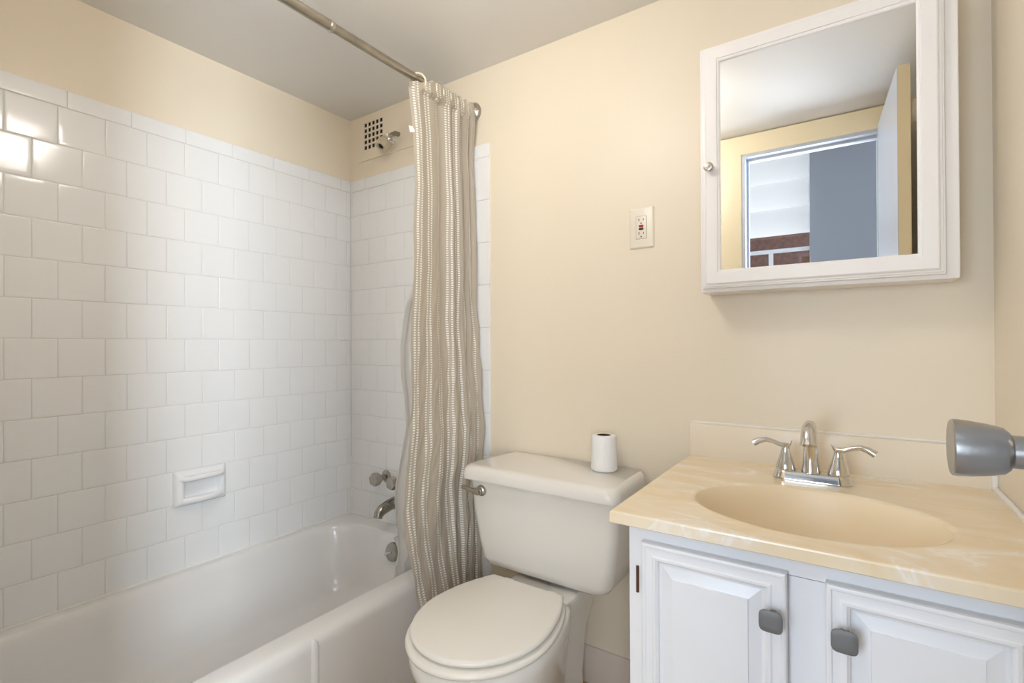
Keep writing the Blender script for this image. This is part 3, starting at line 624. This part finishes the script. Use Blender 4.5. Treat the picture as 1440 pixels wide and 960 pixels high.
for k, (a, b_, kx) in enumerate(((1.536, 1.767, 1.7475), (1.818, 2.049, 1.8415))):
    q = MB(); q.loft(frame_rings(a, b_, 0.125, 0.7075, dprof, VF - 0.0008), False, True)
    d_ = q.build('door', M['cabwhite'], va, 20)
    kz = 0.6395; kn = MB(); kn.lathe([(0, 0), (0.0085, 0), (0.007, 0.006), (0.0065, 0.014), (0.010, 0.020), (0, 0.020)], (kx, VF - 0.017, kz), (0, -1, 0), 20)
    def sq(w, y, bul=0.0022):
        pts = []
        for i in range(40):
            an = 2 * pi * i / 40; c_, s_ = cos(an), sin(an); rr = w / (abs(c_) ** 4.5 + abs(s_) ** 4.5) ** (1 / 4.5)
            pts.append((kx + rr * c_, y, kz + rr * s_))
        return pts
    y0_ = VF - 0.036; kn.loft([sq(0.0125, y0_), sq(0.0158, y0_ - 0.002), sq(0.0166, y0_ - 0.005), sq(0.0162, y0_ - 0.0062), sq(0.0150, y0_ - 0.0068), sq(0.007, y0_ - 0.0071)], True, True)
    kn.build('knob', M['pewter'], d_, 40)['label'] = 'square grey metal knob'
    hxp = a - 0.0035 if k == 0 else b_ + 0.0035
    for hz_ in (0.632, 0.20):
        hg = MB(); hg.tube([(hxp - (0.0085 if k == 0 else -0.0085), VF - 0.0018, hz_ - 0.024), (hxp - (0.0085 if k == 0 else -0.0085), VF - 0.0018, hz_ + 0.024)], 0.0028, 10); hg.build('hinge', M['rust'], d_)

# sink top with moulded oval basin
st = thing('countertop', 'cream marbled sink top with moulded oval basin and backsplash', 'countertop', (1.80, -0.29, 0.734))
CX0, CX1, CY0, CY1, CZ = 1.479, 2.098, -0.579, -0.004, 0.756
EX, EY, ER, ES = 1.786, -0.372, 0.203, 0.150
NA = 128
def rect_pt(a, x0, x1, y0, y1):
    c_, s_ = cos(a), sin(a); t_ = 1e9
    if c_ > 1e-9: t_ = min(t_, (x1 - EX) / c_)
    if c_ < -1e-9: t_ = min(t_, (x0 - EX) / c_)
    if s_ > 1e-9: t_ = min(t_, (y1 - EY) / s_)
    if s_ < -1e-9: t_ = min(t_, (y0 - EY) / s_)
    return (EX + c_ * t_, EY + s_ * t_)
ang = [2 * pi * i / NA for i in range(NA)]
for cx_, cy_ in ((CX0, CY0), (CX1, CY0), (CX1, CY1), (CX0, CY1)):      # make sure the corners are hit
    a = math.atan2(cy_ - EY, cx_ - EX) % (2 * pi); j = min(range(NA), key=lambda i: abs(ang[i] - a)); ang[j] = a
def rr(inset, z_): return [(*rect_pt(a, CX0 + inset, CX1, CY0 + inset, CY1), z_) for a in ang]
def el(s_, z_, dy=0.0): return [(EX + ER * s_ * cos(a), EY + dy + ES * s_ * sin(a), z_) for a in ang]
q = MB()
mid = [[tuple(p + (q_ - p) * k for p, q_ in zip(u, v)) for u, v in zip(el(1.07, CZ), rr(0.006, CZ))] for k in (0.75, 0.4)]
q.loft([rr(0.006, CZ - 0.0235), rr(0.002, CZ - 0.023), rr(0.0, CZ - 0.021), rr(0.0, CZ - 0.020), rr(0.0, CZ - 0.0045), rr(0.0, CZ - 0.0032), rr(0.0009, CZ - 0.0009), rr(0.0032, CZ), rr(0.0045, CZ)] + mid + [el(1.07, CZ), el(1.035, CZ + 0.0008), el(1.01, CZ - 0.0005), el(0.99, CZ - 0.003)], False, False)
q.build('counter_slab', M['marble'], st, 30)
q = MB(); bp = [(0.99, 0.003), (0.97, 0.009), (0.945, 0.020), (0.91, 0.037), (0.86, 0.058), (0.78, 0.083), (0.66, 0.106), (0.50, 0.122), (0.32, 0.130), (0.10, 0.133)]
q.loft([el(s_, CZ - d_, 0.0 + d_ * 0.10) for s_, d_ in bp], False, True); bas = q.build('basin', M['bowl'], st, 60); bas['label'] = 'smooth tan oval basin'
q = MB(); q.lathe([(0, 0), (0.021, 0), (0.021, 0.003), (0.016, 0.004), (0.014, 0.001), (0, 0.001)], (EX, EY + 0.014, CZ - 0.1335), (0, 0, 1), 24); q.build('drain', M['chrome'], bas)
q = MB(); q.bbox(CX0, CX1, -0.022, -0.0015, CZ - 0.012, 0.8435, 0.003, 2); q.build('backsplash', M['splash'], st, 40)
# rough caulk bead between the sink top, backsplash and right wall
q = MB(); pth = []; rad = []
for i in range(61):
    k = i / 60; y = -0.575 + 0.553 * k; pth.append((XR - 0.0045, y, CZ + 0.002)); rad.append(0.0062 + 0.0016 * noise.noise(Vector((y * 60, 0, 0))))
for i in range(1, 16): pth.append((XR - 0.0045, -0.0225, CZ + 0.002 + 0.085 * i / 15)); rad.append(0.0058 + 0.0012 * noise.noise(Vector((i * 0.8, 4, 0))))
q.tube(pth, rad, 8); struct(q.build('trim_4', M['caulk'], None, 60))
q = MB(); q.tube([(CX0 + 0.002, -0.0015, 0.8450), (CX1, -0.0015, 0.8450)], 0.0034, 8); struct(q.build('trim_5', M['caulk'], None, 60))

# sink faucet
FX, FY, FZ = 1.777, -0.142, CZ
fa = thing('sink_faucet', 'chrome two-handle faucet standing behind the sink basin', 'faucet', (FX, FY, FZ))
def stad(hl, hw_, z_): return rrect(FX - hl, FX + hl, FY - hw_, FY + hw_, hw_ - 1e-4, z_, 10)
q = MB(); q.loft([stad(0.0775, 0.0270, FZ + 0.0005), stad(0.0778, 0.0272, FZ + 0.003), stad(0.0760, 0.0258, FZ + 0.0055), stad(0.0725, 0.0232, FZ + 0.0165), stad(0.071, 0.0218, FZ + 0.0185), stad(0.069, 0.020, FZ + 0.0192)], True, True)
q.build('base_plate', M['chrome'], fa, 40)
for sx in (-1, 1):
    hx_ = FX + sx * 0.0508; q = MB()
    q.lathe([(0, 0), (0.0205, 0), (0.0208, 0.004), (0.0185, 0.014), (0.0148, 0.026), (0.0110, 0.038), (0.0088, 0.047), (0.0085, 0.052), (0.009, 0.056), (0.0, 0.058)], (hx_, FY, FZ + 0.0185), (0, 0, 1), 28)
    ho = q.build('handle', M['chrome'], fa, 50)
    zt = FZ + 0.072
    q = MB(); q.tube([(hx_ - sx * 0.0125, FY + 0.001, zt + 0.013), (hx_ - sx * 0.008, FY + 0.001, zt + 0.004), (hx_, FY, zt + 0.001), (hx_ + sx * 0.012, FY - 0.002, zt + 0.003), (hx_ + sx * 0.026, FY - 0.004, zt + 0.009), (hx_ + sx * 0.040, FY - 0.006, zt + 0.012), (hx_ + sx * 0.053, FY - 0.008, zt + 0.009), (hx_ + sx * 0.066, FY - 0.010, zt + 0.001)],
                     [0.0012, 0.0035, 0.0065, 0.0052, 0.0050, 0.0060, 0.0072, 0.0078], 14, True, [1, 1, 1, 1, 1.05, 1.1, 1.15, 1.15])
    q.build('lever', M['chrome'], ho, 60)
q = MB(); q.tube([(FX - 0.001, FY, FZ + 0.018), (FX - 0.001, FY, FZ + 0.035), (FX - 0.001, FY - 0.001, FZ + 0.065), (FX - 0.001, FY - 0.006, FZ + 0.092), (FX - 0.001, FY - 0.017, FZ + 0.114), (FX - 0.001, FY - 0.034, FZ + 0.126), (FX - 0.001, FY - 0.052, FZ + 0.124), (FX - 0.001, FY - 0.066, FZ + 0.110), (FX - 0.001, FY - 0.074, FZ + 0.090)],
                 [0.0195, 0.0175, 0.0150, 0.0135, 0.0130, 0.0128, 0.0130, 0.0135, 0.0140], 22, True, [1, 1, 1, 1, 1.0, 1.0, 1.05, 1.12, 1.2])
q.build('spout', M['chrome'], fa, 50)

# ================================================================ DOOR (open against the right wall) AND LAMP
def door_slab(name, m, off0, off1, z0, z1, parent=None):
    # hinged at the right jamb and swung a little past square towards the right wall
    hp = Vector((1.954, -1.3825, 0)); fp = Vector((1.986, -0.859, 0)); n = Vector(((fp - hp).y, -(fp - hp).x, 0)).normalized(); b = MB()
    r4 = [hp + n * off0, fp + n * off0, fp + n * off1, hp + n * off1]
    b.loft([[p + Vector((0, 0, z0)) for p in r4], [p + Vector((0, 0, z1)) for p in r4]], True, True)
    return b.build(name, m, parent, 0)
do = struct(door_slab('door_1', M['trimcream'], 0.0, 0.034, 0.012, 1.982))
door_slab('door_face', M['paleblue'], -0.0012, 0.0001, 0.0125, 1.9815, do)
for sx, xx in ((-1, 1.9825), (1, 2.0155)):
    q = MB(); L_ = 1.0 if sx < 0 else 0.9
    q.lathe([(0, 0), (0.032, 0), (0.032, 0.003), (0.027, 0.008), (0.015, 0.010), (0.0125, 0.012), (0.0125, 0.019), (0.0135, 0.0195), (0.0135, 0.022), (0.0125, 0.0225), (0.0125, 0.030), (0.0150, 0.0315), (0.0178, 0.0345), (0.0200, 0.043), (0.0218, 0.054), (0.0226, 0.0615), (0.0224, 0.0645), (0.0212, 0.0655), (0.0, 0.0652)],
            (xx, -0.919, 0.981), (sx, 0, 0), 40)
    q.build('door_knob', M['brushed'], do, 35)

lm = thing('ceiling_light', 'round opal glass ceiling light, lit', 'ceiling light', (1.12, -0.86, ZC))
q = MB(); q.lathe([(0, 0), (0.125, 0), (0.125, 0.018), (0.118, 0.022), (0, 0.022)], (1.12, -0.86, ZC), (0, 0, -1), 40); q.build('lamp_base', M['medwhite'], lm)
gl = [(0.060, 0.020), (0.064, 0.034)] + [(0.100 * sin(a), 0.128 - 0.100 * cos(a)) for a in [radians(35 + 145 * k / 20) for k in range(21)]]
q = MB(); q.lathe(gl, (1.12, -0.86, ZC), (0, 0, -1), 40, False, False); q.build('opal_globe', M['lamp'], lm, 60)
